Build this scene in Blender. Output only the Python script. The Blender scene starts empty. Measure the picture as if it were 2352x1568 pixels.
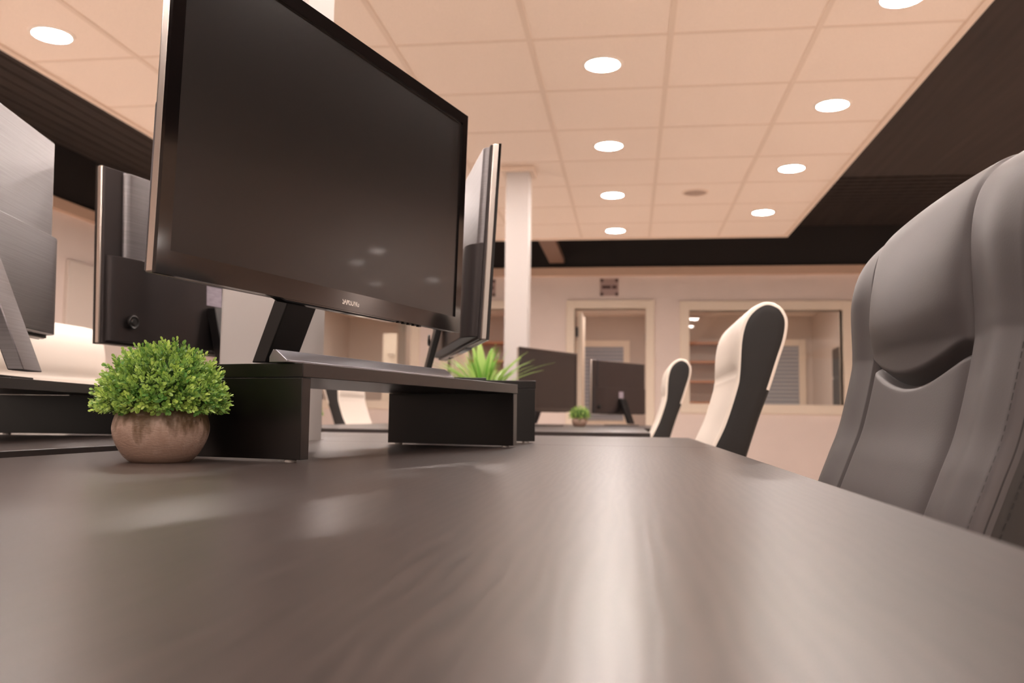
import bpy, bmesh, math, random
from mathutils import Vector, Matrix
random.seed(7)
S = bpy.context.scene
COL = S.collection
PI = math.pi
R = math.radians

# ---------------------------------------------------------------- camera
CZ = 0.790
f_px = 2020.0
yaw, pitch, roll = 0.13365580, 0.08522753, 0.01286624
cd = bpy.data.cameras.new('camera')
cam = bpy.data.objects.new('camera', cd)
COL.objects.link(cam)
S.camera = cam
cd.sensor_width = 22.3
cd.lens = 22.3 * f_px / 2352.0
cd.clip_start = 0.01
cd.clip_end = 100
_e1 = Vector((math.cos(yaw), -math.sin(yaw), 0)); _e2 = Vector((math.sin(yaw), math.cos(yaw), 0))
def _room(v):                       # camera-heading frame -> room frame
    v = Vector(v)
    return Vector((v.dot(_e1), v.dot(_e2), v.z))
_f = _room((0, math.cos(pitch), math.sin(pitch)))
_u0 = _room((0, -math.sin(pitch), math.cos(pitch)))
_r0 = _room((1, 0, 0))
_c, _s = math.cos(roll), math.sin(roll)
_r = _c * _r0 + _s * _u0
_u = -_s * _r0 + _c * _u0
m = Matrix.Identity(4)
for i in range(3):
    m[i][0] = _r[i]; m[i][1] = _u[i]; m[i][2] = -_f[i]
m[2][3] = CZ
cam.matrix_world = m
cd.dof.use_dof = True
cd.dof.focus_distance = 0.98
cd.dof.aperture_fstop = 4.6

# ---------------------------------------------------------------- world, exposure
W = bpy.data.worlds.new('world'); S.world = W; W.use_nodes = True
W.node_tree.nodes['Background'].inputs[0].default_value = (1.0, 0.80, 0.68, 1)
W.node_tree.nodes['Background'].inputs[1].default_value = 0.55
S.view_settings.view_transform = 'Standard'
S.view_settings.look = 'None'
S.view_settings.exposure = 0.66
S.view_settings.gamma = 1.0
S.view_settings.use_curve_mapping = False
S.cycles.diffuse_bounces = 7
LAMP = 116.0                          # radiance of the ceiling downlights
LAMP_COL = (1.0, 0.89, 0.83)

# ---------------------------------------------------------------- materials
def mat(name, col, rough=0.5, metal=0.0, spec=0.5, noise=None, bump=None, aniso=0, coat=0.0, coat_r=0.1):
    """noise=(scale,(stretch),amount) varies the colour, bump=(scale,(stretch),strength,distance)"""
    m = bpy.data.materials.new(name); m.use_nodes = True
    nt = m.node_tree; b = nt.nodes['Principled BSDF']
    b.inputs['Base Color'].default_value = (*col, 1)
    b.inputs['Roughness'].default_value = rough
    b.inputs['Metallic'].default_value = metal
    b.inputs['Specular IOR Level'].default_value = spec
    b.inputs['Anisotropic'].default_value = aniso
    b.inputs['Coat Weight'].default_value = coat
    b.inputs['Coat Roughness'].default_value = coat_r
    def coords(st):
        tc = nt.nodes.new('ShaderNodeTexCoord'); mp = nt.nodes.new('ShaderNodeMapping')
        mp.inputs['Scale'].default_value = st
        nt.links.new(tc.outputs['Object'], mp.inputs[0]); return mp
    if noise:
        sc, st, am = noise
        n = nt.nodes.new('ShaderNodeTexNoise'); n.inputs['Scale'].default_value = sc; n.inputs['Detail'].default_value = 6
        nt.links.new(coords(st).outputs[0], n.inputs['Vector'])
        r = nt.nodes.new('ShaderNodeMapRange'); r.inputs[1].default_value = .3; r.inputs[2].default_value = .7
        r.inputs[3].default_value = 1 - am; r.inputs[4].default_value = 1 + am
        nt.links.new(n.outputs[0], r.inputs[0])
        mx = nt.nodes.new('ShaderNodeVectorMath'); mx.operation = 'SCALE'; mx.inputs[0].default_value = col
        nt.links.new(r.outputs[0], mx.inputs['Scale']); nt.links.new(mx.outputs[0], b.inputs['Base Color'])
    if bump:
        sc, st, strg, dist = bump
        n = nt.nodes.new('ShaderNodeTexNoise'); n.inputs['Scale'].default_value = sc; n.inputs['Detail'].default_value = 5
        nt.links.new(coords(st).outputs[0], n.inputs['Vector'])
        bp = nt.nodes.new('ShaderNodeBump'); bp.inputs['Strength'].default_value = strg; bp.inputs['Distance'].default_value = dist
        nt.links.new(n.outputs[0], bp.inputs['Height']); nt.links.new(bp.outputs[0], b.inputs['Normal'])
    return m

def emis(name, col, st):
    m = bpy.data.materials.new(name); m.use_nodes = True
    nt = m.node_tree; nt.nodes.clear()
    e = nt.nodes.new('ShaderNodeEmission'); o = nt.nodes.new('ShaderNodeOutputMaterial')
    e.inputs[0].default_value = (*col, 1); e.inputs[1].default_value = st
    nt.links.new(e.outputs[0], o.inputs[0]); return m

def glassmat(name, tint, refl_r=0.02):
    m = bpy.data.materials.new(name); m.use_nodes = True
    nt = m.node_tree; nt.nodes.clear()
    t = nt.nodes.new('ShaderNodeBsdfTransparent'); g = nt.nodes.new('ShaderNodeBsdfGlossy')
    fr = nt.nodes.new('ShaderNodeFresnel'); fr.inputs[0].default_value = 1.5
    mx = nt.nodes.new('ShaderNodeMixShader'); o = nt.nodes.new('ShaderNodeOutputMaterial')
    t.inputs[0].default_value = (*tint, 1); g.inputs['Roughness'].default_value = refl_r
    nt.links.new(fr.outputs[0], mx.inputs[0]); nt.links.new(t.outputs[0], mx.inputs[1]); nt.links.new(g.outputs[0], mx.inputs[2])
    nt.links.new(mx.outputs[0], o.inputs[0]); return m

def deskmat():
    m = mat('dark_wood_laminate', (.036, .026, .023), rough=.33, spec=.6)
    nt = m.node_tree; b = nt.nodes['Principled BSDF']
    tc = nt.nodes.new('ShaderNodeTexCoord'); mp = nt.nodes.new('ShaderNodeMapping')
    mp.inputs['Scale'].default_value = (9, 1.1, 1); nt.links.new(tc.outputs['Object'], mp.inputs[0])
    n0 = nt.nodes.new('ShaderNodeTexNoise'); n0.inputs['Scale'].default_value = 2.2; n0.inputs['Detail'].default_value = 3
    nt.links.new(mp.outputs[0], n0.inputs['Vector'])
    wv = nt.nodes.new('ShaderNodeTexWave'); wv.inputs['Scale'].default_value = 5.0
    wv.inputs['Distortion'].default_value = 9.0; wv.inputs['Detail'].default_value = 4; wv.inputs['Detail Scale'].default_value = 1.6
    nt.links.new(mp.outputs[0], wv.inputs['Vector'])
    fine = nt.nodes.new('ShaderNodeTexNoise'); fine.inputs['Scale'].default_value = 60; fine.inputs['Detail'].default_value = 4
    nt.links.new(mp.outputs[0], fine.inputs['Vector'])
    ad = nt.nodes.new('ShaderNodeMath'); ad.operation = 'MULTIPLY_ADD'; ad.inputs[1].default_value = .5
    nt.links.new(fine.outputs[0], ad.inputs[0]); nt.links.new(wv.outputs['Fac'], ad.inputs[2])
    bp = nt.nodes.new('ShaderNodeBump'); bp.inputs['Strength'].default_value = .10; bp.inputs['Distance'].default_value = .0003
    nt.links.new(ad.outputs[0], bp.inputs['Height']); nt.links.new(bp.outputs[0], b.inputs['Normal'])
    cr = nt.nodes.new('ShaderNodeMapRange'); cr.inputs[3].default_value = .75; cr.inputs[4].default_value = 1.3
    nt.links.new(wv.outputs['Fac'], cr.inputs[0])
    mx = nt.nodes.new('ShaderNodeVectorMath'); mx.operation = 'SCALE'; mx.inputs[0].default_value = (.036, .026, .023)
    nt.links.new(cr.outputs[0], mx.inputs['Scale'])
    # sparse dust specks lying on the top
    vo = nt.nodes.new('ShaderNodeTexVoronoi'); vo.inputs['Scale'].default_value = 55
    nt.links.new(tc.outputs['Object'], vo.inputs['Vector'])
    lt = nt.nodes.new('ShaderNodeMath'); lt.operation = 'LESS_THAN'; lt.inputs[1].default_value = .022
    nt.links.new(vo.outputs['Distance'], lt.inputs[0])
    mc = nt.nodes.new('ShaderNodeMix'); mc.data_type = 'RGBA'
    nt.links.new(lt.outputs[0], mc.inputs[0]); nt.links.new(mx.outputs[0], mc.inputs[6]); mc.inputs[7].default_value = (.3, .26, .24, 1)
    nt.links.new(mc.outputs[2], b.inputs['Base Color'])
    return m

M = {}
M['desk'] = deskmat()
M['desk_edge'] = mat('dark_edge_band', (.022, .016, .015), .38)
M['riser'] = mat('black_laminate', (.0045, .0032, .0030), .30, spec=.5, noise=(30, (1, .1, 1), .25))
M['tile'] = mat('ceiling_tile', (.93, .81, .715), .9, noise=(220, (1, 1, 1), .04), bump=(300, (1, 1, 1), .2, .001))
M['tbar'] = mat('ceiling_tbar', (.82, .69, .585), .6)
M['dark_ceiling'] = mat('dark_ceiling', (.040, .030, .026), .8, noise=(3, (6, .3, 1), .2))
M['dark_slat'] = mat('dark_ceiling_slat', (.015, .012, .011), .7)
M['wall'] = mat('painted_wall', (.855, .75, .70), .85, noise=(4, (1, 1, 1), .02))
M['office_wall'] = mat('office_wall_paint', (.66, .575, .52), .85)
M['frame'] = mat('cream_frame_paint', (.90, .79, .66), .5)
M['cornice'] = mat('cornice_paint', (.70, .50, .38), .6)
M['column'] = mat('white_column_paint', (.55, .515, .495), .45, bump=(40, (1, 1, 1), .05, .001))
M['floor'] = mat('floor_laminate', (.80, .70, .62), .45, noise=(6, (8, .6, 1), .08))
M['lamp'] = emis('downlight_glow', LAMP_COL, LAMP)
M['lamp_ring'] = mat('downlight_ring', (.95, .88, .80), .4)
M['cream'] = mat('cream_leather', (.81, .73, .65), .42, bump=(220, (1, 1, 1), .12, .0006))
M['black_side'] = mat('black_side_leather', (.0075, .006, .0055), .6)
M['grey_leather'] = mat('charcoal_leather', (.050, .043, .044), .50, spec=.5, noise=(5, (1, 1, 1), .06), bump=(520, (1, 1, 1), .16, .0005))
M['dark_leather'] = mat('dark_leather', (.014, .011, .010), .5, bump=(400, (1, 1, 1), .15, .0005))
M['thread'] = mat('dark_thread', (.010, .008, .008), .7)
M['gloss_black'] = mat('gloss_black_plastic', (.006, .0045, .0045), .08, spec=.55)
M['matte_black'] = mat('matte_black_plastic', (.005, .004, .004), .42)
M['screen'] = mat('matte_screen', (.009, .0065, .006), .25, spec=.40, coat=.03, coat_r=.05)
M['silver'] = mat('satin_silver_trim', (.55, .50, .46), .28, metal=1.0)
M['brushed'] = mat('brushed_grey_metal', (.235, .225, .235), .34, metal=1.0, noise=(6, (1, 1, 90), .12), bump=(8, (.4, .4, 160), .25, .0004))
M['brushed_dark'] = mat('brushed_dark_metal', (.050, .043, .043), .36, metal=.8, bump=(8, (.4, .4, 160), .25, .0004))
M['chrome'] = mat('chrome', (.8, .8, .8), .12, metal=1.0)
M['base_metal'] = mat('brushed_base_metal', (.27, .275, .31), .30, metal=1.0, bump=(10, (1, 160, 1), .2, .0003))
M['label'] = mat('sticker_paper', (.34, .30, .36), .5, noise=(60, (1, 1, 3), .15))
M['white_print'] = mat('white_print', (.82, .76, .70), .4)
M['pot'] = mat('weathered_ceramic', (.34, .25, .20), .55)
M['glass'] = glassmat('office_glass', (.93, .93, .91))
M['blind'] = mat('blind_slats', (.52, .53, .56), .5)
M['night'] = mat('window_backdrop', (.34, .37, .44), .3)
M['shelfwood'] = mat('shelf_board_wood', (.50, .22, .11), .5)
M['sign'] = mat('sign_print', (.10, .055, .05), .6)
M['sign_plate'] = mat('sign_plate', (.47, .35, .33), .6)
M['white'] = mat('white_lacquer', (.80, .72, .66), .45)
M['steel'] = mat('dark_steel', (.05, .05, .05), .4, metal=.6)
M['clear'] = mat('clear_rubber', (.5, .46, .43), .2, spec=.6)
M['soil'] = mat('dark_soil', (.05, .035, .02), .9)
M['wglass'] = mat('milky_pot_glaze', (.50, .46, .42), .25)

def leafmat(name, c1, c2, trans=.25, rough=.38):
    m = bpy.data.materials.new(name); m.use_nodes = True
    nt = m.node_tree; b = nt.nodes['Principled BSDF']
    at = nt.nodes.new('ShaderNodeAttribute'); at.attribute_name = 'tone'
    mx = nt.nodes.new('ShaderNodeMix'); mx.data_type = 'RGBA'
    mx.inputs[6].default_value = (*c1, 1); mx.inputs[7].default_value = (*c2, 1)
    nt.links.new(at.outputs['Fac'], mx.inputs[0])
    nt.links.new(mx.outputs[2], b.inputs['Base Color']); b.inputs['Roughness'].default_value = rough
    t = nt.nodes.new('ShaderNodeBsdfTranslucent'); nt.links.new(mx.outputs[2], t.inputs[0])
    ms = nt.nodes.new('ShaderNodeMixShader'); ms.inputs[0].default_value = trans
    nt.links.new(b.outputs[0], ms.inputs[1]); nt.links.new(t.outputs[0], ms.inputs[2])
    nt.links.new(ms.outputs[0], nt.nodes['Material Output'].inputs[0]); return m
M['leaf'] = leafmat('small_leaf', (.11, .28, .055), (.60, .78, .19))
M['blade'] = leafmat('long_leaf', (.12, .36, .04), (.50, .68, .22), .35)
M['stem'] = mat('green_stem', (.10, .17, .04), .6)

def potmat():
    m = M['pot']; nt = m.node_tree; b = nt.nodes['Principled BSDF']
    tc = nt.nodes.new('ShaderNodeTexCoord')
    n = nt.nodes.new('ShaderNodeTexNoise'); n.inputs['Scale'].default_value = 1.0; n.inputs['Detail'].default_value = 6
    mp = nt.nodes.new('ShaderNodeMapping'); mp.inputs['Scale'].default_value = (75, 75, 22)
    nt.links.new(tc.outputs['Object'], mp.inputs[0]); nt.links.new(mp.outputs[0], n.inputs['Vector'])
    # glaze worn away in runs below the rim
    sx = nt.nodes.new('ShaderNodeSeparateXYZ'); nt.links.new(tc.outputs['Object'], sx.inputs[0])
    mr = nt.nodes.new('ShaderNodeMapRange'); mr.inputs[1].default_value = .006; mr.inputs[2].default_value = .054
    mr.inputs[3].default_value = -.35; mr.inputs[4].default_value = .35
    nt.links.new(sx.outputs['Z'], mr.inputs[0])
    ad = nt.nodes.new('ShaderNodeMath'); ad.operation = 'ADD'
    nt.links.new(n.outputs[0], ad.inputs[0]); nt.links.new(mr.outputs[0], ad.inputs[1])
    r = nt.nodes.new('ShaderNodeValToRGB')
    r.color_ramp.elements[0].position = .32; r.color_ramp.elements[0].color = (.36, .24, .185, 1)
    r.color_ramp.elements[1].position = .70; r.color_ramp.elements[1].color = (.155, .095, .055, 1)
    e = r.color_ramp.elements.new(.50); e.color = (.42, .295, .235, 1)
    nt.links.new(ad.outputs[0], r.inputs[0]); nt.links.new(r.outputs[0], b.inputs['Base Color'])
    n2 = nt.nodes.new('ShaderNodeTexNoise'); n2.inputs['Scale'].default_value = 1.0; n2.inputs['Detail'].default_value = 4
    mp2 = nt.nodes.new('ShaderNodeMapping'); mp2.inputs['Scale'].default_value = (260, 260, 700)
    nt.links.new(tc.outputs['Object'], mp2.inputs[0]); nt.links.new(mp2.outputs[0], n2.inputs['Vector'])
    bp = nt.nodes.new('ShaderNodeBump'); bp.inputs['Strength'].default_value = .5; bp.inputs['Distance'].default_value = .001
    nt.links.new(n2.outputs[0], bp.inputs['Height']); nt.links.new(bp.outputs[0], b.inputs['Normal'])
    b.inputs['Roughness'].default_value = .42
potmat()

# ---------------------------------------------------------------- mesh helpers
class MB:
    """collects geometry for ONE mesh object"""
    def __init__(s): s.v = []; s.f = []; s.mi = []; s.tone = []
    def add(s, vs, fs, mi=0, tone=None):
        o = len(s.v); s.v += [tuple(v) for v in vs]
        s.f += [tuple(i + o for i in f) for f in fs]; s.mi += [mi] * len(fs)
        s.tone += [tone if tone is not None else 0.0] * len(vs)
    def box(s, x0, y0, z0, x1, y1, z1, mi=0):
        vs = [(x0, y0, z0), (x1, y0, z0), (x1, y1, z0), (x0, y1, z0), (x0, y0, z1), (x1, y0, z1), (x1, y1, z1), (x0, y1, z1)]
        s.add(vs, [(0, 3, 2, 1), (4, 5, 6, 7), (0, 1, 5, 4), (1, 2, 6, 5), (2, 3, 7, 6), (3, 0, 4, 7)], mi)
    def prism(s, pts, a0, a1, axis='z', mi=0):
        """extrude the polygon pts along axis from a0 to a1"""
        n = len(pts)
        def mk(p, a):
            return {'z': (p[0], p[1], a), 'x': (a, p[0], p[1]), 'y': (p[0], a, p[1])}[axis]
        vs = [mk(p, a0) for p in pts] + [mk(p, a1) for p in pts]
        fs = [tuple(range(n))[::-1], tuple(range(n, 2 * n))] + [(i, (i + 1) % n, n + (i + 1) % n, n + i) for i in range(n)]
        s.add(vs, fs, mi)
    def lathe(s, prof, seg=48, c=(0, 0, 0), mi=0, cap=True):
        n = len(prof); vs = []
        for r, z in prof:
            for k in range(seg):
                a = 2 * PI * k / seg; vs.append((c[0] + r * math.cos(a), c[1] + r * math.sin(a), c[2] + z))
        fs = []
        for i in range(n - 1):
            for k in range(seg):
                k2 = (k + 1) % seg; fs.append((i * seg + k, i * seg + k2, (i + 1) * seg + k2, (i + 1) * seg + k))
        if cap:
            fs.append(tuple(range(seg))[::-1]); fs.append(tuple((n - 1) * seg + k for k in range(seg)))
        s.add(vs, fs, mi)
    def tube(s, p0, p1, r, seg=10, mi=0, r2=None):
        p0 = Vector(p0); p1 = Vector(p1); d = (p1 - p0).normalized()
        a = d.orthogonal().normalized(); b = d.cross(a); r2 = r if r2 is None else r2
        vs = [p0 + (a * math.cos(2 * PI * k / seg) + b * math.sin(2 * PI * k / seg)) * r for k in range(seg)] + \
             [p1 + (a * math.cos(2 * PI * k / seg) + b * math.sin(2 * PI * k / seg)) * r2 for k in range(seg)]
        s.add(vs, [tuple(range(seg))[::-1], tuple(range(seg, 2 * seg))] + [(k, (k + 1) % seg, seg + (k + 1) % seg, seg + k) for k in range(seg)], mi)
    def build(s, name, mats, parent=None, bevel=0, smooth=False, seg=2, tone=False, angle=40):
        me = bpy.data.meshes.new(name); me.from_pydata(s.v, [], s.f)
        if not isinstance(mats, (list, tuple)): mats = [mats]
        for mm in mats: me.materials.append(mm)
        for p, i in zip(me.polygons, s.mi): p.material_index = i
        bm = bmesh.new(); bm.from_mesh(me)
        bmesh.ops.recalc_face_normals(bm, faces=bm.faces) if not tone else None
        bm.to_mesh(me); bm.free()
        if tone:
            at = me.attributes.new('tone', 'FLOAT', 'POINT')
            at.data.foreach_set('value', s.tone)
        o = bpy.data.objects.new(name, me); COL.objects.link(o)
        if parent: o.parent = parent
        if smooth or bevel:
            for p in me.polygons: p.use_smooth = True
            if not smooth or bevel:
                pass
            try: me.set_sharp_from_angle(angle=R(angle))
            except Exception: pass
        if bevel:
            md = o.modifiers.new('bevel', 'BEVEL'); md.width = bevel; md.segments = seg; md.limit_method = 'ANGLE'; md.angle_limit = R(35)
            md.harden_normals = False
        return o

def empty(name, loc=(0, 0, 0), rz=0):
    o = bpy.data.objects.new(name, None); COL.objects.link(o); o.location = loc; o.rotation_euler = (0, 0, rz)
    o.empty_display_size = .05; return o
def tag(o, label=None, cat=None, group=None, kind=None):
    if label: o['label'] = label
    if cat: o['category'] = cat
    if group: o['group'] = group
    if kind: o['kind'] = kind
    return o
def copy_tree(o, parent=None):
    c = o.copy(); COL.objects.link(c)
    if parent: c.parent = parent
    for ch in list(o.children): copy_tree(ch, c)
    return c
def struct(o): o['kind'] = 'structure'; return o

# ---------------------------------------------------------------- room shell
XL, XR, YB, YF = -4.6, 9.0, 10.0, -4.0
b = MB(); b.box(XL - .2, YF, -.1, XR + .2, 14.4, 0); struct(b.build('floor', M['floor']))

# suspended light tile island
IX0, IX1, IY0, IY1, IZ = -2.765, 1.352, YF, 7.85, 2.403
b = MB(); b.box(IX0, IY0, IZ, IX1, IY1, IZ + .03); struct(b.build('ceiling', M['tile']))
b = MB()
for k in range(-4, 2):
    x = .170 + .6 * k; b.box(x - .012, IY0, IZ - .004, x + .012, IY1, IZ + .001)
for k in range(-12, 8):
    y = 3.63 + .603 * k
    b.box(IX0, y - .009, IZ - .0025, IX1, y + .009, IZ + .001)
b.box(IX0 - .02, IY0, IZ - .012, IX0 + .012, IY1, IZ + .045); b.box(IX1 - .012, IY0, IZ - .012, IX1 + .02, IY1, IZ + .045)
b.box(IX0 - .02, IY1 - .012, IZ - .012, IX1 + .02, IY1 + .02, IZ + .045)
struct(b.build('trim_1', M['tbar']))

# a second tile island over the right part of the room
JX0, JX1 = 4.35, 8.98
b = MB(); b.box(JX0, IY0, IZ, JX1, 9.5, IZ + .03); struct(b.build('ceiling_right', M['tile']))
# dark higher ceiling around the island
DZ = 2.95
b = MB(); b.box(XL, YF, DZ, XR, YB, DZ + .1); struct(b.build('ceiling_upper', M['dark_ceiling']))
b = MB()
for k in range(16):
    y = 8.0 + k * .125; b.box(XL, y, DZ - .02, XR, y + .03, DZ - .002)
for k in range(15):
    x = XL + .05 + k * .118; b.box(x, YF, DZ - .006, x + .03, 7.9, DZ - .002)
struct(b.build('trim_2', M['dark_ceiling']))

# walls
b = MB(); b.box(XL - .15, YF, 0, XL, YB + .15, 2.5); struct(b.build('wall_left', M['wall']))
b = MB(); b.box(XL - .15, YF, 2.5, XL, YB + .15, DZ + .1); struct(b.build('wall_left_upper', M['dark_slat']))
b = MB(); b.box(XR, YF, 0, XR + .15, YB + .15, DZ + .1); struct(b.build('wall_right', M['wall']))
# back wall with openings: [x0,x1,z0,z1]
OPEN = [(-4.05, -2.534, .96, 2.03), (-2.09, -1.30, 0, 2.03), (-.625, .177, 0, 2.03), (.661, 2.311, .96, 2.004)]
b = MB()
xs = [XL] + [v for o in OPEN for v in o[:2]] + [XR]
for i in range(0, len(xs), 2): b.box(xs[i], YB, 0, xs[i + 1], YB + .12, 2.5)
for x0, x1, z0, z1 in OPEN:
    b.box(x0, YB, z1, x1, YB + .12, 2.5)
    if z0 > 0: b.box(x0, YB, 0, x1, YB + .12, z0)
struct(b.build('wall_back', M['wall']))
b = MB(); b.box(XL, YB, 2.5, XR, YB + .12, DZ + .1); struct(b.build('wall_back_upper', M['dark_slat']))
b = MB(); b.box(XL, YB - .05, 2.40, XR, YB, 2.50); b.box(XL, YF, 2.40, XL + .05, YB, 2.50)
struct(b.build('trim_3', M['cornice'], bevel=.006))
b = MB(); b.box(XL + .0, YB - .02, 0, -2.19, YB, .14); b.box(-1.2, YB - .02, 0, -.72, YB, .14); b.box(.27, YB - .02, 0, XR, YB, .14)
struct(b.build('baseboard_back', M['frame'], bevel=.003))

def frame_around(x0, x1, z0, z1, w, name, door):
    b = MB(); y0, y1 = YB - .03, YB + .15
    b.box(x0 - w, y0, z0 if door else z0 - w, x0, y1, z1 + w); b.box(x1, y0, z0 if door else z0 - w, x1 + w, y1, z1 + w)
    b.box(x0, y0, z1, x1, y1, z1 + w)
    if not door: b.box(x0, y0, z0 - w, x1, y1, z0)
    return struct(b.build(name, M['frame'], bevel=.004))
w1 = frame_around(*OPEN[0], .10, 'window_1', False)
d1 = frame_around(*OPEN[1], .095, 'door_1', True)
d2 = frame_around(*OPEN[2], .095, 'door_2', True)
w2 = frame_around(*OPEN[3], .105, 'window_2', False)
for w, o in ((w1, OPEN[0]), (w2, OPEN[3])):
    b = MB(); b.box(o[0], YB + .05, o[2], o[1], YB + .058, o[3]); b.build('pane', M['glass'], w)
# the right hand door stands open into the office
b = MB(); b.box(-.600, YB + .16, .01, -.555, YB + .95, 2.02); lf = b.build('door_leaf', M['frame'], d2, bevel=.003)
b = MB(); b.box(-.620, YB + .10, 1.72, -.592, YB + .158, 1.83); b.box(-.620, YB + .10, .25, -.592, YB + .158, .36)
b.build('hinge', M['steel'], lf, bevel=.002)
b = MB(); b.box(-2.09 + .02, YB + .16, .01, -2.025, YB + .95, 2.02); b.build('door_leaf', M['frame'], d1, bevel=.003)

# white door in the left wall
b = MB(); b.box(XL, 6.60, 0, XL + .035, 7.45, 2.03); d3 = struct(b.build('door_3', M['white'], bevel=.004))
b = MB(); b.tube((XL + .03, 7.36, 1.05), (XL + .09, 7.36, 1.05), .011); b.tube((XL + .085, 7.37, 1.05), (XL + .085, 7.25, 1.05), .010)
b.build('door_handle', M['chrome'], d3, smooth=True)

# offices behind the glazing
OY = 14.0
b = MB(); b.box(XL, OY, 0, XR, OY + .12, 2.5); struct(b.build('wall_office_back', M['office_wall']))
b = MB(); b.box(XL - .15, YB + .12, 0, XL, OY, 2.5); struct(b.build('wall_office_left', M['office_wall']))
b = MB(); b.box(2.79, YB + .15, 0, 2.89, OY, 2.4); struct(b.build('wall_office_right', M['office_wall']))
b = MB(); b.box(-1.16, YB + .15, 0, -1.06, OY, 2.4); struct(b.build('wall_office_middle', M['office_wall']))
b = MB(); b.box(.36, YB + .15, 0, .44, OY, 2.4); struct(b.build('wall_office_centre', M['office_wall']))
b = MB(); b.box(-2.72, YB + .15, 0, -2.64, OY, 2.4); struct(b.build('wall_office_side', M['office_wall']))
b = MB(); b.box(XL, YB + .12, 2.4, XR, OY, 2.46); struct(b.build('ceiling_office', M['tile']))

def office_window(x0, x1, z0, z1, name, fw=.10):
    b = MB(); y0, y1 = OY - .05, OY
    b.box(x0 - fw, y0, z0 - fw, x0, y1, z1 + fw); b.box(x1, y0, z0 - fw, x1 + fw, y1, z1 + fw)
    b.box(x0, y0, z1, x1, y1, z1 + fw); b.box(x0, y0, z0 - fw, x1, y1, z0)
    w = struct(b.build(name, M['frame'], bevel=.004))
    b = MB(); b.box(x0, OY - .012, z0, x1, OY - .002, z1); b.build('pane', M['night'], w)
    b = MB(); n = int((z1 - z0) / .06)
    for i in range(n):
        z = z0 + .02 + i * .06; b.add([(x0, OY - .036, z), (x1, OY - .036, z), (x1, OY - .018, z + .026), (x0, OY - .018, z + .026)], [(0, 1, 2, 3)])
    bl = b.build('window_blind', M['blind'], w)
    md = bl.modifiers.new('thick', 'SOLIDIFY'); md.thickness = .0012
    return w
office_window(-.78, -.10, .75, 1.91, 'window_3')
office_window(1.75, 2.58, .95, 1.93, 'window_4')

# shelving in the offices
def shelf_unit(x0, x1, y0, y1, zs, h, label, name='wall_shelving'):
    e = empty(name, ((x0 + x1) / 2, (y0 + y1) / 2, 0)); tag(e, label, 'shelf', 'office shelving')
    cx, cy = e.location.x, e.location.y
    for xx in (x0, x1 - .025):
        b = MB(); b.box(xx - cx, y0 - cy, 0, xx + .025 - cx, y1 - cy, h); b.build('side_panel', M['white'], e, bevel=.002)
    for z in zs:
        b = MB(); b.box(x0 + .025 - cx, y0 - cy, z, x1 - .025 - cx, y1 - cy, z + .035); b.build('shelf_board', M['shelfwood'], e, bevel=.002)
    b = MB(); b.box(x0 + .025 - cx, y1 - .01 - cy, 0, x1 - .025 - cx, y1 - cy, h); b.build('back_panel', M['office_wall'], e)
    return e
shelf_unit(.50, 1.42, 13.6, 13.99, (.35, .70, 1.02, 1.34, 1.64, 1.93), 1.965, 'shelving with orange wood boards seen through the right window')
shelf_unit(-2.62, -1.20, 13.6, 13.99, (.35, .70, 1.02, 1.34, 1.64, 1.93), 1.965, 'shelving with orange wood boards seen left of the slim far column')
e = empty('wall_rack', (2.788, 12.0, .96)); tag(e, 'dark rack on the office side wall at the right end of the window', 'rack')
b = MB(); b.box(-.07, -.34, 0, 0, .32, .80); b.build('body', M['steel'], e, bevel=.004)
for zz in (.02, .42):
    b = MB(); b.box(-.082, -.33, zz, -.071, .31, zz + .36); b.build('door', M['matte_black'], e, bevel=.003)
# office door leaf seen through the left window
e = empty('office_door', (-3.60, 13.0, 0)); tag(e, 'cream narrow door with a lever handle seen through the left window', 'door')
b = MB(); b.box(-.13, -.02, 0, .09, .02, 2.03); b.build('panel', M['frame'], e, bevel=.003)
b = MB(); b.tube((.05, -.02, 1.70), (.05, -.07, 1.70), .012); b.tube((.06, -.065, 1.70), (-.04, -.065, 1.70), .011); b.build('handle', M['chrome'], e, smooth=True)

# room signs above the doors
def sign(x0, z0, w, h, label):
    e = empty('door_sign', (x0, YB - .004, z0)); tag(e, label, 'sign', 'signs above the office doors')
    b = MB(); b.box(0, -.006, 0, w, 0, h); b.build('plate', M['sign_plate'], e, bevel=.002)
    for cx in (.0, w - .035):
        for cz in (.0, h - .035):
            b = MB(); b.box(cx, -.010, cz, cx + .035, -.0062, cz + .035); b.build('corner_mark', M['sign'], e)
    b = MB(); b.box(.02, -.010, h * .42, w * .58, -.0062, h * .60); b.box(w * .66, -.010, h * .42, w * .90, -.0062, h * .60)
    b.build('lettering', M['sign'], e)
sign(-.335, 2.175, .205, .195, 'small dark-lettered sign on the wall above the right office door')
sign(-1.75, 2.175, .205, .195, 'small sign half hidden beside the slim far column, above the left door')

# columns
def column(cx, cy, s, label, z1, cap):
    e = empty('column', (cx, cy, 0)); tag(e, label, 'column')
    b = MB(); b.box(-s / 2, -s / 2, 0, s / 2, s / 2, z1); b.build('shaft', M['column'], e, bevel=.006)
    if cap:
        b = MB(); b.box(-s / 2 - .03, -s / 2 - .03, z1 - .035, s / 2 + .03, s / 2 + .03, z1); b.build('collar', M['tbar'], e, bevel=.003)
column(-.680, 1.614, .15, 'white square column rising at the corner where the desks meet', 2.400, False)
column(-.720, 5.60, .15, 'slim white column with a ceiling collar, far behind the monitors', 2.400, True)

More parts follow.
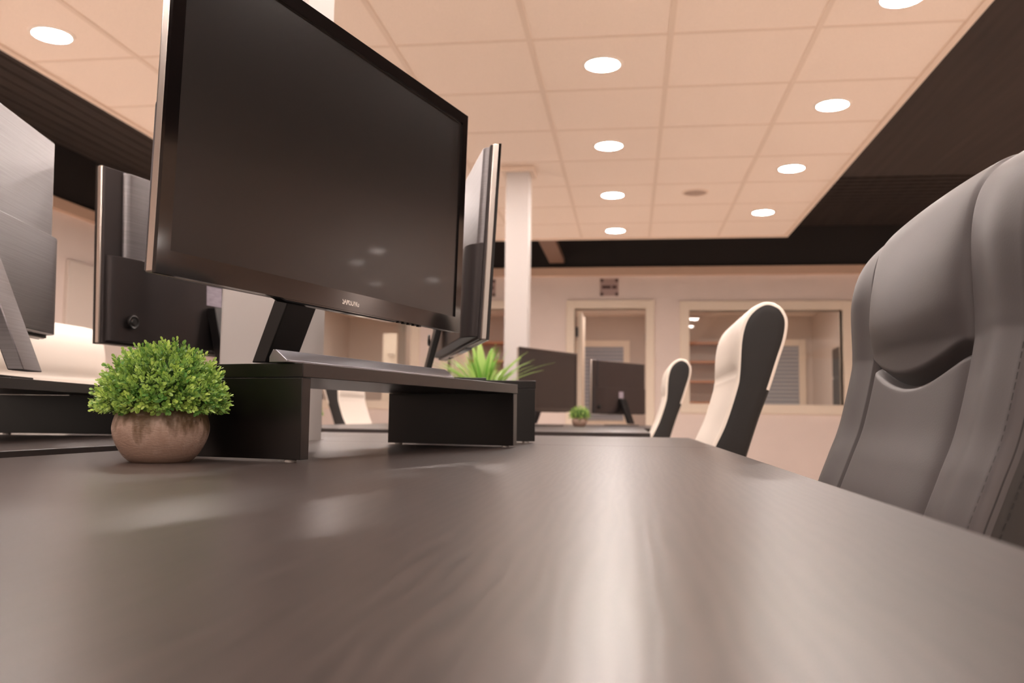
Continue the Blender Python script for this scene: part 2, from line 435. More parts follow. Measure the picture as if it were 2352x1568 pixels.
# ceiling fittings
def downlight():
    e = empty('ceiling_light')
    b = MB(); b.lathe([(.080, -.001), (.080, -.006), (.0775, -.0075)], 40, cap=False); b.add([], [])
    b.lathe([(.080, -.0065), (.0775, -.0085), (.092, -.004), (.093, 0), (.080, 0)], 40, cap=False)
    b.build('ring', M['lamp_ring'], e, smooth=True)
    b = MB(); b.lathe([(.0785, -.0070), (.0785, -.002)], 40); b.build('diffuser', M['lamp'], e)
    return e
LBL = {
 (0, 0): 'round lit downlight, largest of the middle row right of the near monitor',
 (0, 1): 'round lit downlight, second largest in the middle row', (0, 2): 'round lit downlight, third in the middle row, left of the round speaker',
 (0, 3): 'round lit downlight, smallest and farthest of the middle row',
 (1, 0): 'round lit downlight cut off by the top edge of the photo', (1, 1): 'round lit downlight, largest fully visible in the right row',
 (1, 2): 'round lit downlight, middle of the right row', (1, 3): 'round lit downlight, farthest of the right row near the tile edge',
 (2, 0): 'round lit downlight alone at the upper left of the ceiling'}
dl0 = downlight(); first = True
rows = [(0, -.1245, [3.917, 5.13, 6.30, 7.52]), (1, 1.026, [3.39, 4.555, 5.71, 6.93]), (2, -2.465, [3.36, 4.55, 5.72, 6.92]), (3, -1.30, [3.9, 5.1, 6.3, 7.5]),
        (4, -.1245, [2.7, 1.5, .3, -.9, -2.1]), (5, 1.026, [2.2, 1.0, -.2, -1.4]), (6, -2.465, [2.15, .95, -.25, -1.45]), (7, -1.30, [2.7, 1.5, .3, -.9]),
        (8, 5.0, [-1.4, 1.0, 2.6]), (8, 6.8, [-1.4, 1.0, 2.6]), (8, 6.35, [6.8]), (8, 7.3, [7.3]), (8, 7.5, [8.8]), (8, 8.7, [8.8]), (8, 8.5, [4.0, 5.2])]  # single right-hand lamps follow screen reflections, the other right-hand ones are added fill
for r_, x, ys in rows:
    for i, y in enumerate(ys):
        o = dl0 if first else copy_tree(dl0); first = False
        o.location = (x, y, IZ)
        if (r_, i) in LBL: tag(o, LBL[(r_, i)], 'ceiling light', 'ceiling downlights')
        elif r_ in (2, 3): tag(o, 'round lit downlight hidden behind the near monitor', 'ceiling light', 'downlights hidden behind the near monitor')
        else: tag(o, 'unseen round lit downlight overhead, outside the top of the photo', 'ceiling light', 'downlights outside the photo')
o = copy_tree(dl0); o.location = (1.5, 12.3, 2.40); tag(o, 'round lamp on the office ceiling behind the right window', 'ceiling light')
for x, yy in ((-.35, 11.0), (-.1, 12.3), (-1.9, 11.0), (-1.9, 12.3), (-3.4, 11.0), (-3.6, 12.2), (1.9, 11.0), (.9, 11.1)):  # lamps added to brighten the office interiors, out of sight above the openings
    o = copy_tree(dl0); o.location = (x, yy, 2.40); tag(o, 'added round lamp on an office ceiling, unseen above the window opening', 'ceiling light', 'added office ceiling lamps')
e = empty('ceiling_speaker', (.4617, 6.28, IZ)); tag(e, 'unlit round grey speaker flush in the ceiling between two light rows', 'speaker')
b = MB(); b.lathe([(.095, 0), (.092, -.008), (.080, -.009), (.080, -.005)], 36, cap=False); b.build('rim', M['tbar'], e, smooth=True)
b = MB(); b.lathe([(.080, -.001), (.080, -.005), (.02, -.009)], 36); b.build('grille', mat('speaker_mesh', (.45, .34, .28), .7), e, smooth=True)
e = empty('ceiling_duct', (-.825, 9.0, 2.54)); tag(e, 'brown flat duct hanging under the dark ceiling beside the slim column', 'duct')
b = MB(); b.box(-.085, -.95, 0, .085, .90, .06); b.build('duct_body', mat('brown_duct', (.22, .13, .095), .6), e, bevel=.006)
for yy in (-.7, .5):
    b = MB(); b.box(-.02, yy, .06, .02, yy + .03, .408); b.build('hanger', M['steel'], e)

# ---------------------------------------------------------------- desks
DT = .018
def desk(poly, z, label, legs, group=None):
    cx = sum(p[0] for p in poly) / len(poly); cy = sum(p[1] for p in poly) / len(poly)
    e = empty('desk', (cx, cy, 0)); tag(e, label, 'desk', group)
    b = MB(); b.prism([(x - cx, y - cy) for x, y in poly], z - DT, z)
    o = b.build('desktop', [M['desk'], M['desk_edge']], e, bevel=.0012)
    for p in o.data.polygons:
        if abs(p.normal.z) < .5: p.material_index = 1
    for x, y in legs:
        b = MB(); b.box(x - .03 - cx, y - .03 - cy, 0, x + .03 - cx, y + .03 - cy, z - DT); b.build('leg', M['steel'], e, bevel=.003)
    b = MB(); x0 = min(l[0] for l in legs); x1 = max(l[0] for l in legs); y0 = min(l[1] for l in legs); y1 = max(l[1] for l in legs)
    for y in (y0, y1):
        b = MB(); b.box(x0 + .03 - cx, y - .02 - cy, z - DT - .05, x1 - .03 - cx, y + .02 - cy, z - DT); b.build('rail', M['steel'], e)
    return e
nx0, nx1, ny0, ny1 = -.760, -.600, 1.534, 1.694       # notch for the column
HX = -.653
desk([(HX, -.05), (.157, -.05), (.157, 1.599), (nx1, 1.599), (nx1, ny0), (HX, ny0)], .740, 'near dark wood desk filling the foreground, monitor riser and round plant on it', [(-.58, .05), (.09, .05), (.09, 1.50), (-.52, 1.45)])
desk([(-1.46, -.05), (HX - .004, -.05), (HX - .004, ny0), (nx0, ny0), (nx0, 1.599), (-1.46, 1.599)], .747, 'dark desk left of the near desk, slightly higher, under the brushed silver monitor', [(-1.39, .05), (-.73, .05), (-.84, 1.45), (-1.39, 1.50)])
desk([(nx1, 1.602), (.157, 1.602), (.157, 2.40), (HX, 2.40), (HX, ny1), (nx1, ny1)], .740, 'dark desk directly beyond the near desk across a thin seam', [(-.56, 1.80), (.09, 1.68), (.09, 2.365), (-.58, 2.365)])
desk([(-1.46, 1.602), (nx0, 1.602), (nx0, ny1), (HX - .004, ny1), (HX - .004, 2.40), (-1.46, 2.40)], .740, 'dark desk behind the white column carrying the black-backed monitor', [(-1.39, 1.68), (-.84, 1.80), (-.73, 2.33), (-1.39, 2.33)])
def rect(x0, y0, x1, y1): return [(x0, y0), (x1, y0), (x1, y1), (x0, y1)]
def lg(x0, y0, x1, y1): return [(x0 + .07, y0 + .07), (x1 - .07, y0 + .07), (x1 - .07, y1 - .07), (x0 + .07, y1 - .07)]
for (r4, lb) in [((-1.46, 3.05, HX - .003, 4.498), 'far dark desk left of the leafy plant, seen under the riser'),
                 ((HX, 3.05, .070, 4.498), 'far dark desk whose front edge is a dark line before the two small monitors'),
                 ((-1.46, 4.502, HX - .003, 6.45), 'farthest dark desk on the left side of the far group'),
                 ((HX, 4.502, .18, 6.45), 'farthest dark desk holding the two small distant monitors and a plant')]:
    desk(rect(*r4), .740, lb, lg(*r4))

# ---------------------------------------------------------------- monitor risers
RW, RD, RH = .590, .236, .1005
def riser(x, y, z, theta, label, h=RH):
    e = empty('monitor_riser', (x, y, z), PI / 2 - theta)
    tag(e, label, 'monitor riser', 'black monitor risers')
    t = .0148; f = .0028
    b = MB(); b.box(0, 0, f + h - t, RW, RD, f + h); b.build('shelf', M['riser'], e, bevel=.0006)
    for xx in (.0005, RW - t - .0005):
        b = MB(); b.box(xx, .0008, f, xx + t, RD - .0008, f + h - t - .0004); s = b.build('side_panel', M['riser'], e, bevel=.0006)
        for yy in (.018, RD - .018):
            b = MB(); b.lathe([(.0062, 0), (.0066, .0015), (.0058, f)], 16, (xx + t / 2, yy, 0)); b.build('foot', M['clear'], s, smooth=True)
    return e
riser(-.3350, .8725, .740, R(14.9), 'black low riser under the large near monitor', .1)
riser(-1.117, 1.445, .747, R(170), 'black low riser on the left desk under the brushed silver monitor', .083)
riser(-.181, 1.703, .740, R(-16.0), 'black low riser just beyond the right end of the near riser', .117)
riser(-1.016, 2.232, .740, R(191), 'black low riser behind the column under the black-backed monitor', .1)

# ---------------------------------------------------------------- monitors
def monitor(x, y, z, theta, label, W_=.617, H_=.348, foot=.078, tilt=0.0, dark=False, bar=True, logo=False, up=True, lean=.092, thick=.024, bp=.118, group='office monitors', slim=False, sticker=False):
    """origin: bottom left corner of the screen face, x to the viewer's right, y away from the viewer"""
    e = empty('monitor', (x, y, z - foot), PI / 2 - theta)
    tag(e, label, 'monitor', group)
    h = foot; T = .0145
    back = M['brushed_dark'] if dark else M['brushed']
    tl = math.tan(tilt)
    # frame: dark rear/front shell with a satin side band
    b = MB(); b.box(0.0006, .002, h + .0006, W_ - .0006, T - .0015, h + H_ - .0006)
    parts = []
    parts.append(b.build('frame_band', M['silver'], e, bevel=.002))
    # bezel ring, bottom rail deeper and thicker
    bw = .0165; bl = .0235
    b = MB(); y0, y1 = -.0015, .0030
    b.box(0, y0, h, W_, y1, h + bl); b.box(0, y0, h + H_ - bw, W_, y1, h + H_)
    b.box(0, y0, h + bl, bw, y1, h + H_ - bw); b.box(W_ - bw, y0, h + bl, W_, y1, h + H_ - bw)
    bz = b.build('bezel', M['gloss_black'], e); parts.append(bz)
    b = MB()
    b.prism([(W_ * .28, h + .002), (W_ * .72, h + .002), (W_ * .69, h - .0030), (W_ * .31, h - .0030)], y0 + .001, T - .002, 'y')
    parts.append(b.build('chin', M['gloss_black'], e, bevel=.0015))
    b = MB(); b.box(bw - .001, .0010, h + bl - .001, W_ - bw + .001, .0026, h + H_ - bw + .001)
    parts.append(b.build('screen', M['screen'], e))
    b = MB()
    for k in range(5):
        b.box(W_ * .71 + k * .014, .001, h - .0022, W_ * .71 + k * .014 + .007, .006, h + .0005)
    parts.append(b.build('button_row', M['matte_black'], bz, bevel=.0005))
    # back covers
    def cover(x0, x1, z0, z1, d0, d1, r, name, mt, r1=None):
        r1 = r1 or r
        n = 8; pr = [(x0, d0)]
        for i in range(n + 1):
            a = PI / 2 * i / n; pr.append((x0 + r - r * math.cos(a), d0 + (d1 - d0) * math.sin(a)))
        for i in range(n + 1):
            a = PI / 2 * (1 - i / n); pr.append((x1 - r1 + r1 * math.cos(a), d0 + (d1 - d0) * math.sin(a)))
        pr.append((x1, d0))
        bb = MB(); bb.prism(pr, z0, z1, 'z'); return bb.build(name, mt, e, bevel=.0012, angle=30)
    parts.append(cover(.003, W_ - .003, h + .002, h + H_ - .002, T - .002, T + .003, .004, 'rear_shell', M['matte_black'] if not dark else M['brushed_dark']))
    parts.append(cover(.012, W_ - .050, h + .17, h + H_ - .004, T + .001, T + .013, .014, 'upper_rear_cover', M['brushed'] if up else back))
    lo = cover(.010, W_ - .010, h + .006, h + .172, T + .001, T + .030, .045, 'lower_rear_cover', back, r1=.11); parts.append(lo)
    b = MB(); b.lathe([(.0135, 0), (.0135, .003), (.0115, .0045), (.0095, .003), (.007, .003), (.0055, .005), (.0005, .0052)], 28)
    o = b.build('joystick', M['matte_black'], e, smooth=True); o.rotation_euler = (-PI / 2, 0, 0); o.location = (W_ - .052, T + .029, h + .045); parts.append(o)
    if sticker:
        b = MB(); b.box(W_ * .49, T + .0300, h + .105, W_ * .57, T + .0304, h + .148); parts.append(b.build('sticker', M['label'], e))
    if logo:
        cu = bpy.data.curves.new('lettering', 'FONT'); cu.body = 'SAMSUNG'; cu.size = .0125; cu.align_x = 'CENTER'; cu.extrude = .00012; cu.offset = .0001
        cu.space_character = .98
        to = bpy.data.objects.new('lettering_curve', cu); COL.objects.link(to)
        bpy.context.view_layer.update()
        me = bpy.data.meshes.new_from_object(to.evaluated_get(bpy.context.evaluated_depsgraph_get()))
        bpy.data.objects.remove(to)
        lo_ = bpy.data.objects.new('lettering', me); me.materials.clear(); me.materials.append(M['white_print']); COL.objects.link(lo_)
        lo_.parent = bz; lo_.rotation_euler = (PI / 2, 0, 0); lo_.location = (W_ * .515, -.0017, h + .0072); lo_.scale = (.66, 1, 1)
    if tl:
        for o in parts:
            for v in o.data.vertices:
                if o.name.startswith('joystick'): continue
                v.co.y -= tl * max(0, v.co.z - h)
    # stand: leaning central neck on a flat base with a wedge bar in front
    cx = W_ / 2 + .008; nw = .030
    def neck(xc, wv, mt):
        b = MB(); t1 = lean; zb = .012; zt = h + .10
        b.prism([(t1 + .012, zb), (t1 + .010 + thick, zb), (.034 + thick, zt), (.034, zt)], xc - wv, xc + wv, 'x')
        return b.build('neck', mt, e, bevel=.0015)
    neck(cx, nw, M['matte_black'] if dark or logo else M['brushed'])  # on dark-backed monitors black stands for metal turned from the light
    if slim:
        b = MB(); b.prism([(.118, .012), (.128, .012), (.058, h + .03), (.046, h + .03)], cx - .115, cx - .105, 'x'); b.build('cable_strut', M['matte_black'], e, bevel=.001)
    b = MB(); b.box(cx - .09, -.036, 0, cx + .09, bp, .006); 
    base = b.build('base_plate', M['steel'], e, bevel=.001)
    if bar:
        b = MB(); L0, L1 = cx - .193, cx + .193
        pr = [(-.0590, 0), (-.0590, .0022), (-.0440, .0135), (-.0405, .0135), (-.0360, .006), (-.0360, 0)]
        n = len(pr); sk = .009
        vs = [(L0, p[0], p[1]) for p in pr] + [(L1, p[0] + sk, p[1]) for p in pr]
        b.add(vs, [tuple(range(n))[::-1], tuple(range(n, 2 * n))] + [(i, (i + 1) % n, n + (i + 1) % n, n + i) for i in range(n)])
        b.build('base_bar', M['base_metal'], e, bevel=.0006)
    return e
RZ = .740 + .0028 + .1                                  # riser top
monitor(-.4403, .7613, .9200, R(16.35), 'large near monitor showing its dark screen, on the near black riser', foot=.9200 - RZ - .0001, tilt=R(1.4), logo=True)
monitor(-1.028, 1.410, .9140, R(166), 'brushed silver-backed monitor at the left edge, seen from behind', foot=.914 - .747 - .0028 - .0831, tilt=R(1.4), bp=.09)
monitor(-.242, 1.492, .9210, R(-18.8), 'monitor seen edge-on from behind, directly right of the near monitor', foot=.921 - .740 - .0028 - .1171, dark=True, tilt=R(2.8), lean=.058, thick=.013, bar=False)
monitor(-.873, 2.148, .9180, R(193), 'black-backed monitor between the left silver monitor and the near monitor', foot=.918 - RZ, dark=True, sticker=True, tilt=R(2.6), lean=.066, bp=.092)
monitor(-.593, 4.700, .820, R(28), 'distant monitor with its dark screen towards us, left of the small green plant', W_=.60, foot=.0795, bar=False, group='distant monitors')
monitor(.090, 6.150, .815, R(215), 'distant black monitor seen from behind, right of the small green plant', W_=.60, foot=.0745, dark=True, up=False, bar=False, group='distant monitors', sticker=True)

# ---------------------------------------------------------------- office chairs
PROF = [(.736, .1603), (.781, .1812), (.8516, .2038), (.885, .2096), (.953, .2145), (.9925, .2243), (1.0157, .241), (1.0275, .2631), (1.0227, .2824), (1.0123, .293),
        (.9924, .2996), (.9587, .2952), (.9138, .281), (.852, .2613), (.7985, .2413), (.7178, .215)]
PROF = [(.47, .150), (.52, .128), (.58, .118), (.64, .124), (.69, .139)] + PROF + [(.66, .198), (.60, .188), (.54, .190), (.47, .200)]
X0 = .2096
def catmull(pts, n):
    out = []
    for i in range(len(pts) - 1):
        p0 = pts[max(i - 1, 0)]; p1 = pts[i]; p2 = pts[i + 1]; p3 = pts[min(i + 2, len(pts) - 1)]
        for k in range(n):
            t = k / n
            out.append(tuple(.5 * ((2 * b_) + (-a + c) * t + (2 * a - 5 * b_ + 4 * c - d) * t * t + (-a + 3 * b_ - 3 * c + d) * t ** 3) for a, b_, c, d in zip(p0, p1, p2, p3)))
    out.append(pts[-1]); return out
OUT_C = catmull(PROF, 6); OUT_F = catmull(PROF, 16)                                  # (z, x) from front bottom over the top to rear bottom
def sstep(a, b_, x):
    t = max(0, min(1, (x - a) / (b_ - a))); return t * t * (3 - 2 * t)
def chair(x, y, rz, label, style, hw=.245, group='high-backed office chairs', lean=0.0, bulge=.012):
    """origin under the back's front face; sitter faces local -x"""
    e = empty('office_chair', (x, y, 0), rz); tag(e, label, 'chair', group)
    cr = style == 'cream'; OUT = OUT_C if cr else OUT_F
    n = len(OUT)
    # outward normals of the outline
    nrm = []
    for i in range(n):
        a = OUT[max(i - 1, 0)]; c = OUT[min(i + 1, n - 1)]
        tz, tx = c[0] - a[0], c[1] - a[1]; l = math.hypot(tz, tx) or 1
        nrm.append((tx / l, -tz / l))                   # (nz, nx) pointing outwards
    itop = max(range(n), key=lambda i: OUT[i][0])
    ycnt = 80 if cr else 230; ylist = [math.sin(PI / 2 * (2 * k / ycnt - 1) * .0 + 0) for k in range(1)]
    rim = .007 if cr else .012
    # widths across: fine grid, rounded at both edges
    us = []
    for k in range(ycnt + 1):
        u = -1 + 2 * k / ycnt; us.append(u)
    ed = [(-hw + rim * (1 - math.cos(PI / 2 * q / 5)), rim * math.sin(PI / 2 * q / 5)) for q in range(0, 5)]   # (y, lift)
    ys = ed + [((-hw + rim) + (2 * (hw - rim)) * k / ycnt, rim) for k in range(ycnt + 1)] + [(-a, l_) for a, l_ in ed[::-1]]
    seam = hw * .575
    vs = []
    def prof_at(zq):
        for i_ in range(itop):
            if OUT[i_ + 1][0] >= zq:
                t_ = (zq - OUT[i_][0]) / max(1e-9, OUT[i_ + 1][0] - OUT[i_][0]); t_ = max(0, min(1, t_))
                return (OUT[i_][1] * (1 - t_) + OUT[i_ + 1][1] * t_, nrm[i_][1] * (1 - t_) + nrm[i_ + 1][1] * t_, nrm[i_][0] * (1 - t_) + nrm[i_ + 1][0] * t_)
        return (OUT[itop][1], nrm[itop][1], nrm[itop][0])
    def dome(z, yy):
        k = sstep(.80, 1.02, z) * (.12 if cr else 1); q = abs(yy) / hw
        return -k * (.005 * q ** 2 + .016 * q ** 12)
    def crease_z(yy):
        q = yy / seam
        return .900 - .030 * (1 - q * q) if style != 'cream' else .895
    for i in range(n):
        z, xx = OUT[i]; front = i < itop; nz0, nx0 = nrm[i]
        for yy, lift in ys:
            l_ = lift; x_ = xx; z_ = z; nx, nz = nx0, nz0
            if front and abs(yy) < hw - .004:
                w = 1 - sstep(.95, 1.02, z)
                if cr:
                    # headrest pad stands proud above the crease
                    l_ += .004 * sstep(.885, .915, z) * (1 - .9 * sstep(.97, 1.03, z)) * sstep(hw, hw - .05, abs(yy))
                    l_ -= .0035 * math.exp(-((z - .888) / .005) ** 2)
                else:
                    qq = max(-1, min(1, yy / seam)); cz = .860; sh = (.004 - .034 * (1 - qq * qq) + .010 * qq * (1 - qq * qq)) * math.exp(-((z - .86) / .055) ** 2)
                    z_ = z + sh; x_, nx, nz = prof_at(z_)
                    inner = sstep(seam + .001, seam - .010, abs(yy))
                    pad = sstep(cz - .006, cz + .007, z) * inner
                    fill = sstep(cz, cz + .05, z)
                    tt = max(0, min(1, (z - cz) / (1.0 - cz))); l_ += pad * (.002 + .024 * max(0, 1 - qq ** 2) ** .6 * (.50 + .50 * sstep(0, .38, tt)) * (1 - .85 * sstep(.25, 1, tt)))
                    l_ -= .009 * math.exp(-((z - cz + .003) / .005) ** 2) * inner
                    l_ += (1 - sstep(cz - .01, cz + .001, z)) * inner * .006 * (1 - (yy / seam) ** 4)
                    l_ -= ((.010 * math.exp(-(seam - abs(yy)) / .009) + .004 * math.exp(-(seam - abs(yy)) / .0025)) if abs(yy) <= seam else .003 * math.exp(-((abs(yy) - seam) / .002) ** 2)) * w
                    # side bolsters swell forwards
                    bol = math.exp(-((abs(yy) - hw * .82) / .035) ** 2)
                    l_ += .006 * bol * w
            vs.append((x_ - X0 + nx * l_, yy, z_ + nz * l_ + dome(z_, yy)))
    m_ = len(ys); fs = [(i * m_ + j, i * m_ + j + 1, (i + 1) * m_ + j + 1, (i + 1) * m_ + j) for i in range(n - 1) for j in range(m_ - 1)]
    fs.append(tuple(j for j in range(m_))); fs.append(tuple((n - 1) * m_ + j for j in range(m_))[::-1])
    b = MB(); b.v = vs; b.f = fs; b.mi = [0] * len(fs); b.tone = [0] * len(vs)
    if cr:                                              # lower rear is black
        for q, f in enumerate(fs[:-2]):
            i = f[0] // m_
            if i >= itop and OUT[i][0] < .86: b.mi[q] = 1
    if lean:
        b.v = [(v[0] + lean * (.9 - v[2]), v[1], v[2]) for v in b.v]
    bk = b.build('backrest', [M['cream'] if cr else M['grey_leather'], M['black_side']], e, smooth=True, angle=80)
    # side panels: inset outline polygons closing the two flanks
    for s in (-1, 1):
        b = MB(); 
        ring = [(OUT[i][1] - X0, OUT[i][0] + dome(OUT[i][0], hw)) for i in range(n)]
        if lean: ring = [(a + lean * (.9 - c), c) for a, c in ring]
        loops = []
        half = n // 2
        vs = []
        for k_, (ins, yy) in enumerate(((0, hw - .0005), (.007, hw + .0022), (.014, hw + .003))):
            for i in range(n):
                a, c = ring[i]; nz, nx = nrm[i]
                vs.append((a - nx * ins, s * yy, c - nz * ins))
        fs = []
        for k_ in range(2):
            for i in range(n - 1): fs.append((k_ * n + i, k_ * n + i + 1, (k_ + 1) * n + i + 1, (k_ + 1) * n + i))
        fs.append(tuple(2 * n + i for i in range(n)))
        b.add(vs, fs); b.build('side_panel', M['black_side'] if cr else M['dark_leather'], e, smooth=True, angle=60)
    if not cr:                                          # stitching along the seams
        for s in (-1, 1):
            for off, zz0, zz1 in ([(-seam - .006, .60, .97)] if s > 0 else [(hw - .007, .52, .90), (-hw - .0, .52, .86)]):
                yy = s * (seam + .006) if off < 0 and off > -hw + .001 else (s * (hw - .010) if off > 0 else s * (hw + .0035))
                b = MB(); L_ = 0; pts = []
                for i in range(n):
                    z, xx = OUT[i]
                    if i < itop and zz0 < z < zz1:
                        nz, nx = nrm[i]
                        if abs(yy) > hw: pts.append(Vector((xx - X0 - nx * .006 + lean * (.9 - z), yy, z - nz * .006)))
                        else:
                            bol = math.exp(-((abs(yy) - hw * .82) / .035) ** 2)
                            lf_ = .0118 + .006 * bol * (1 - sstep(.95, 1.02, z)) - .0055 * math.exp(-((abs(yy) - seam) / .0035) ** 2)
                            if abs(yy) > hw - rim: lf_ = .0118 + .006 * bol * (1 - sstep(.95, 1.02, z)) if abs(yy) < hw - .004 else .009
                            pts.append(Vector((xx - X0 + nx * lf_ + lean * (.9 - z), yy, z + nz * lf_ + dome(z, yy))))
                acc = 0
                for p, q in zip(pts, pts[1:]):
                    L = (q - p).length; t = 0
                    while t < L:
                        if ((acc + t) % .0085) < .0055:
                            t1_ = min(L, t + .0012); b.tube(p.lerp(q, t / L), p.lerp(q, t1_ / L), .00055, 6)
                        t += .0012
                    acc += L
                b.build('stitching', M['thread'], bk)
    if not cr:
        b = MB(); pts = []
        for i in range(n):
            z, xx = OUT[i]
            if i < itop and .50 < z < .96: nz, nx = nrm[i]; pts.append(Vector((xx - X0 + nx * .0045 + lean * (.9 - z), -(hw - .0018), z + nz * .0045 + dome(z, hw))))
        for p, q in zip(pts, pts[1:]): b.tube(p, q, .0011, 6)
        b.build('groove_shade_line', M['thread'], bk)  # dark tube drawn for the shadow line in the edge seam groove
    # seat, mechanism and star base
    sm = M['cream'] if cr else M['grey_leather']
    b = MB(); b.box(-.50, -.245, .42, -.075, .245, .50); b.build('seat', sm, e, bevel=.03, seg=4)
    b = MB(); b.box(-.40, -.12, .385, -.10, .12, .42); b.box(-.12, -.04, .40, .012, .04, .44); b.box(-.012, -.04, .40, .03, .04, .52); b.build('mechanism', M['steel'], e, bevel=.004)
    b = MB(); b.tube((-.27, 0, .10), (-.27, 0, .39), .025, 20); b.build('gas_lift', M['chrome'], e, smooth=True)
    b = MB()
    for k in range(5):
        a = 2 * PI * k / 5 + .3; b.tube((-.27, 0, .10), (-.27 + .30 * math.cos(a), .30 * math.sin(a), .065), .026, 12, r2=.016)
    b.build('star_base', M['steel'], e, smooth=True)
    for k in range(5):
        a = 2 * PI * k / 5 + .3; cx_, cy_ = -.27 + .30 * math.cos(a), .30 * math.sin(a)
        b = MB(); b.tube((cx_ - .02 * math.sin(a), cy_ + .02 * math.cos(a), .0275), (cx_ + .02 * math.sin(a), cy_ - .02 * math.cos(a), .0275), .027, 18); b.build('caster', M['matte_black'], e, smooth=True)
    return e
chair(.322, 1.013, 0, 'charcoal leather chair with stitched bolsters filling the right edge', 'grey', hw=.285, lean=.09)
chair(.224, 2.09, 0, 'cream chair with black sides behind the near desk, larger of the two profiles', 'cream')
chair(.150, 3.86, 0, 'cream chair with black sides by the far desk, smaller of the two profiles', 'cream')
chair(-1.60, 4.95, PI, 'cream chair with black sides seen through the gap of the near riser', 'cream')
chair(-1.54, 2.15, PI + R(-2), 'cream chair broad back rising behind the round green plant', 'cream', hw=.255)

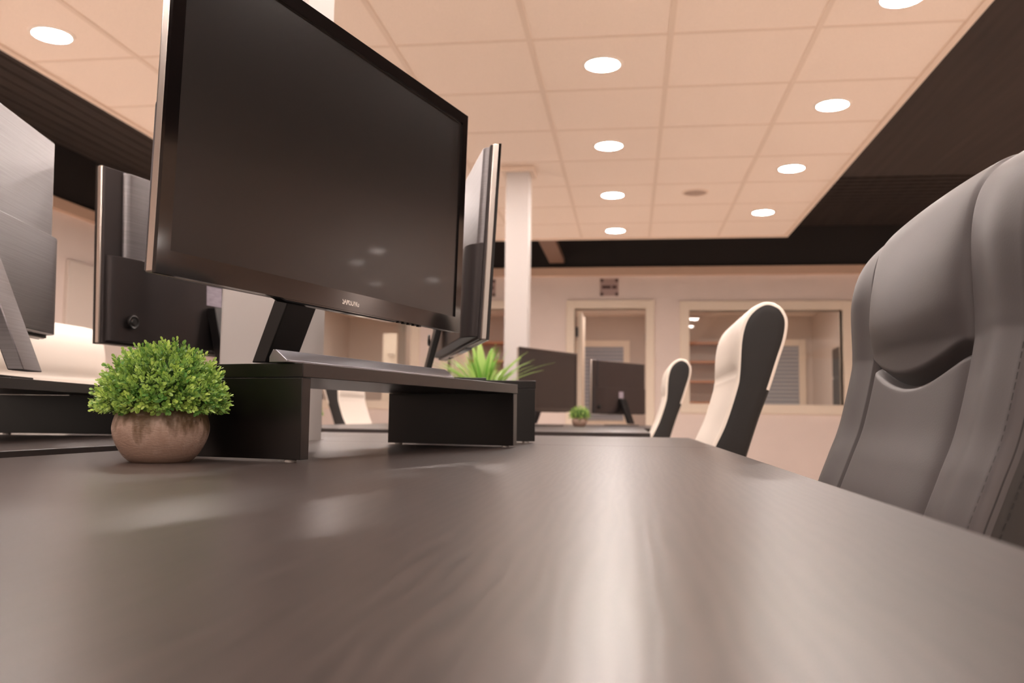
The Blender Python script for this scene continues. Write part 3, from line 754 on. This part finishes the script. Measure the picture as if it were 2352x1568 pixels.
# ---------------------------------------------------------------- plants
def oval_leaf(b, base, d, up, L, w, tone, cup=.25):
    d = d.normalized(); side = d.cross(up)
    if side.length < 1e-4: side = d.orthogonal()
    side.normalize(); nn = side.cross(d).normalized()
    def P(t, s, h): return base + d * (L * t) + side * (w * s) + nn * (L * h)
    ts = ((.22, .30), (.45, .46), (.68, .47), (.88, .30))
    vs = [P(0, 0, 0)]
    for t, w_ in ts: vs += [P(t, -w_, cup * t * .5), P(t, 0, cup * t * .5 - .05), P(t, w_, cup * t * .5)]
    vs.append(P(1.0, 0, cup * .45))
    fs = [(0, 2, 1), (0, 3, 2)]
    for k in range(3):
        o = 1 + 3 * k; fs += [(o, o + 1, o + 4, o + 3), (o + 1, o + 2, o + 5, o + 4)]
    fs += [(10, 11, 13), (11, 12, 13)]
    b.add(vs, fs, 0, tone)
def topiary(x, y, z, sc, label, sprigs, leafL, leaves, name='potted_plant', detail=True, seed=3):
    rnd = random.Random(seed)
    e = empty(name, (x, y, z)); tag(e, label, 'plant', 'round green topiary plants')
    s = sc
    prof = [(.030, 0), (.0335, .0008), (.0415, .008), (.0500, .022), (.0540, .036), (.0535, .046), (.0500, .057), (.0455, .064), (.0430, .0655), (.0415, .062)]
    prof = catmull(prof, 5)
    b = MB(); b.lathe([(r * s, h * s) for r, h in prof], 96); b.build('pot', M['pot'], e, smooth=True, angle=50)
    # dome core and leaves
    b = MB(); b.lathe([(.040 * s, .062 * s), (.052 * s, .072 * s), (.054 * s, .088 * s), (.042 * s, .108 * s), (.022 * s, .118 * s), (.001, .120 * s)], 32)
    b.build('leaf_gap_core', mat('leaf_gap_shade', (.035, .075, .018), .9), e, smooth=True)  # core coloured dark for the shaded gaps between leaves
    b = MB(); st = MB()
    C0 = Vector((0, 0, .064 * s))
    for i in range(sprigs):
        # golden spiral over the dome, reaching slightly below the rim
        t = (i + .5) / sprigs; cz_ = 1 - t * 1.08; cz_ = max(-.08, cz_ + rnd.uniform(-.03, .03)); rr = math.sqrt(max(0, 1 - cz_ * cz_)); a = i * 2.39996 + rnd.uniform(-.2, .2)
        dr = Vector((rr * math.cos(a), rr * math.sin(a), cz_))
        yb = .90 if dr.y > 0 else 1.0
        rad = Vector((.0665 * s, .0660 * s * yb, .0680 * s)); k = rnd.uniform(.80, 1.06)
        tip = C0 + Vector((dr.x * rad.x, dr.y * rad.y, dr.z * rad.z)) * k
        out = (dr + Vector((rnd.uniform(-.5, .5), rnd.uniform(-.5, .5), rnd.uniform(-.2, .6)))).normalized()
        if dr.z < .05: out = (out + Vector((0, 0, -.12))).normalized()
        tone = min(1, max(0, rnd.gauss(.40, .30)))
        ln = leafL * s * rnd.uniform(1.0, 1.7)
        if detail: st.tube(tip - out * ln * 1.3, tip + out * ln, .00035 * s, 4)
        for q in range(leaves):
            tt = q / (leaves - 1); p = tip + out * (ln * (tt * 1.5 - .5))
            az = q * 2.4 + rnd.uniform(-.4, .4); o1 = out.orthogonal().normalized(); o2 = out.cross(o1)
            ld = (o1 * math.cos(az) + o2 * math.sin(az)) * (1.0 - .55 * tt) + out * (.35 + .75 * tt)
            L = leafL * s * rnd.uniform(.75, 1.25) * (1.1 - .35 * tt)
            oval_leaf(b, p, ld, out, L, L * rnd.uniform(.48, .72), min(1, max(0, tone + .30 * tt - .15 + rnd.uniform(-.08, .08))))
    fo = b.build('foliage', M['leaf'], e, tone=True)
    for p in fo.data.polygons: p.use_smooth = True
    if detail: st.build('stems', M['stem'], e)
    return e
topiary(-.471, .842, .740, .86, 'round leafy green plant in a worn brown pot on the near desk', 950, .0063, 8)
topiary(-.276, 4.907, .740, .80, 'tiny green ball plant in a pale pot between the distant monitors', 220, .0085, 6, detail=False, seed=5)
topiary(-1.275, 3.40, .740, .72, 'tiny olive plant on the far desk, beside the column seen under the riser', 160, .0085, 6, detail=False, seed=9)

def grassplant(x, y, z, label):
    rnd = random.Random(11)
    e = empty('potted_plant', (x, y, z)); tag(e, label, 'plant')
    b = MB(); b.lathe([(.045, 0), (.050, .004), (.064, .06), (.070, .105), (.066, .105), (.060, .06)], 40); b.build('pot', M['wglass'], e, smooth=True)
    b = MB(); b.lathe([(.064, .092), (.03, .096), (.001, .097)], 24); b.build('soil', M['soil'], e)
    b = MB()
    for i in range(90):
        a = rnd.uniform(0, 2 * PI); ln = rnd.uniform(.13, .24); lean_ = rnd.uniform(.15, .95); w = rnd.uniform(.004, .009)
        if i < 12: w = rnd.uniform(.017, .028); ln = rnd.uniform(.17, .27); lean_ = rnd.uniform(.05, .6)
        dr = Vector((math.cos(a), math.sin(a), 0)); sd = Vector((-dr.y, dr.x, 0)); base = Vector((dr.x * .03 * rnd.random(), dr.y * .03 * rnd.random(), .09))
        pts = []
        for k in range(8):
            t = k / 7; p = base + dr * (ln * lean_ * t * (.5 + .7 * t)) + Vector((0, 0, ln * (t * (1.15 - .45 * lean_ * t))))
            ww = w * (math.sin(PI * min(.98, .12 + .88 * t)) ** .7)
            pts += [p - sd * ww, p + Vector((0, 0, -ww * .35)), p + sd * ww]
        fs = []
        for k in range(7):
            o = k * 3; fs += [(o, o + 1, o + 4, o + 3), (o + 1, o + 2, o + 5, o + 4)]
        b.add(pts, fs, 0, rnd.uniform(.1, 1))
    fo = b.build('leaves', M['blade'], e, tone=True)
    for p in fo.data.polygons: p.use_smooth = True
grassplant(-.565, 3.40, .740, 'long-leaved green plant behind the near riser, left of the slim column')
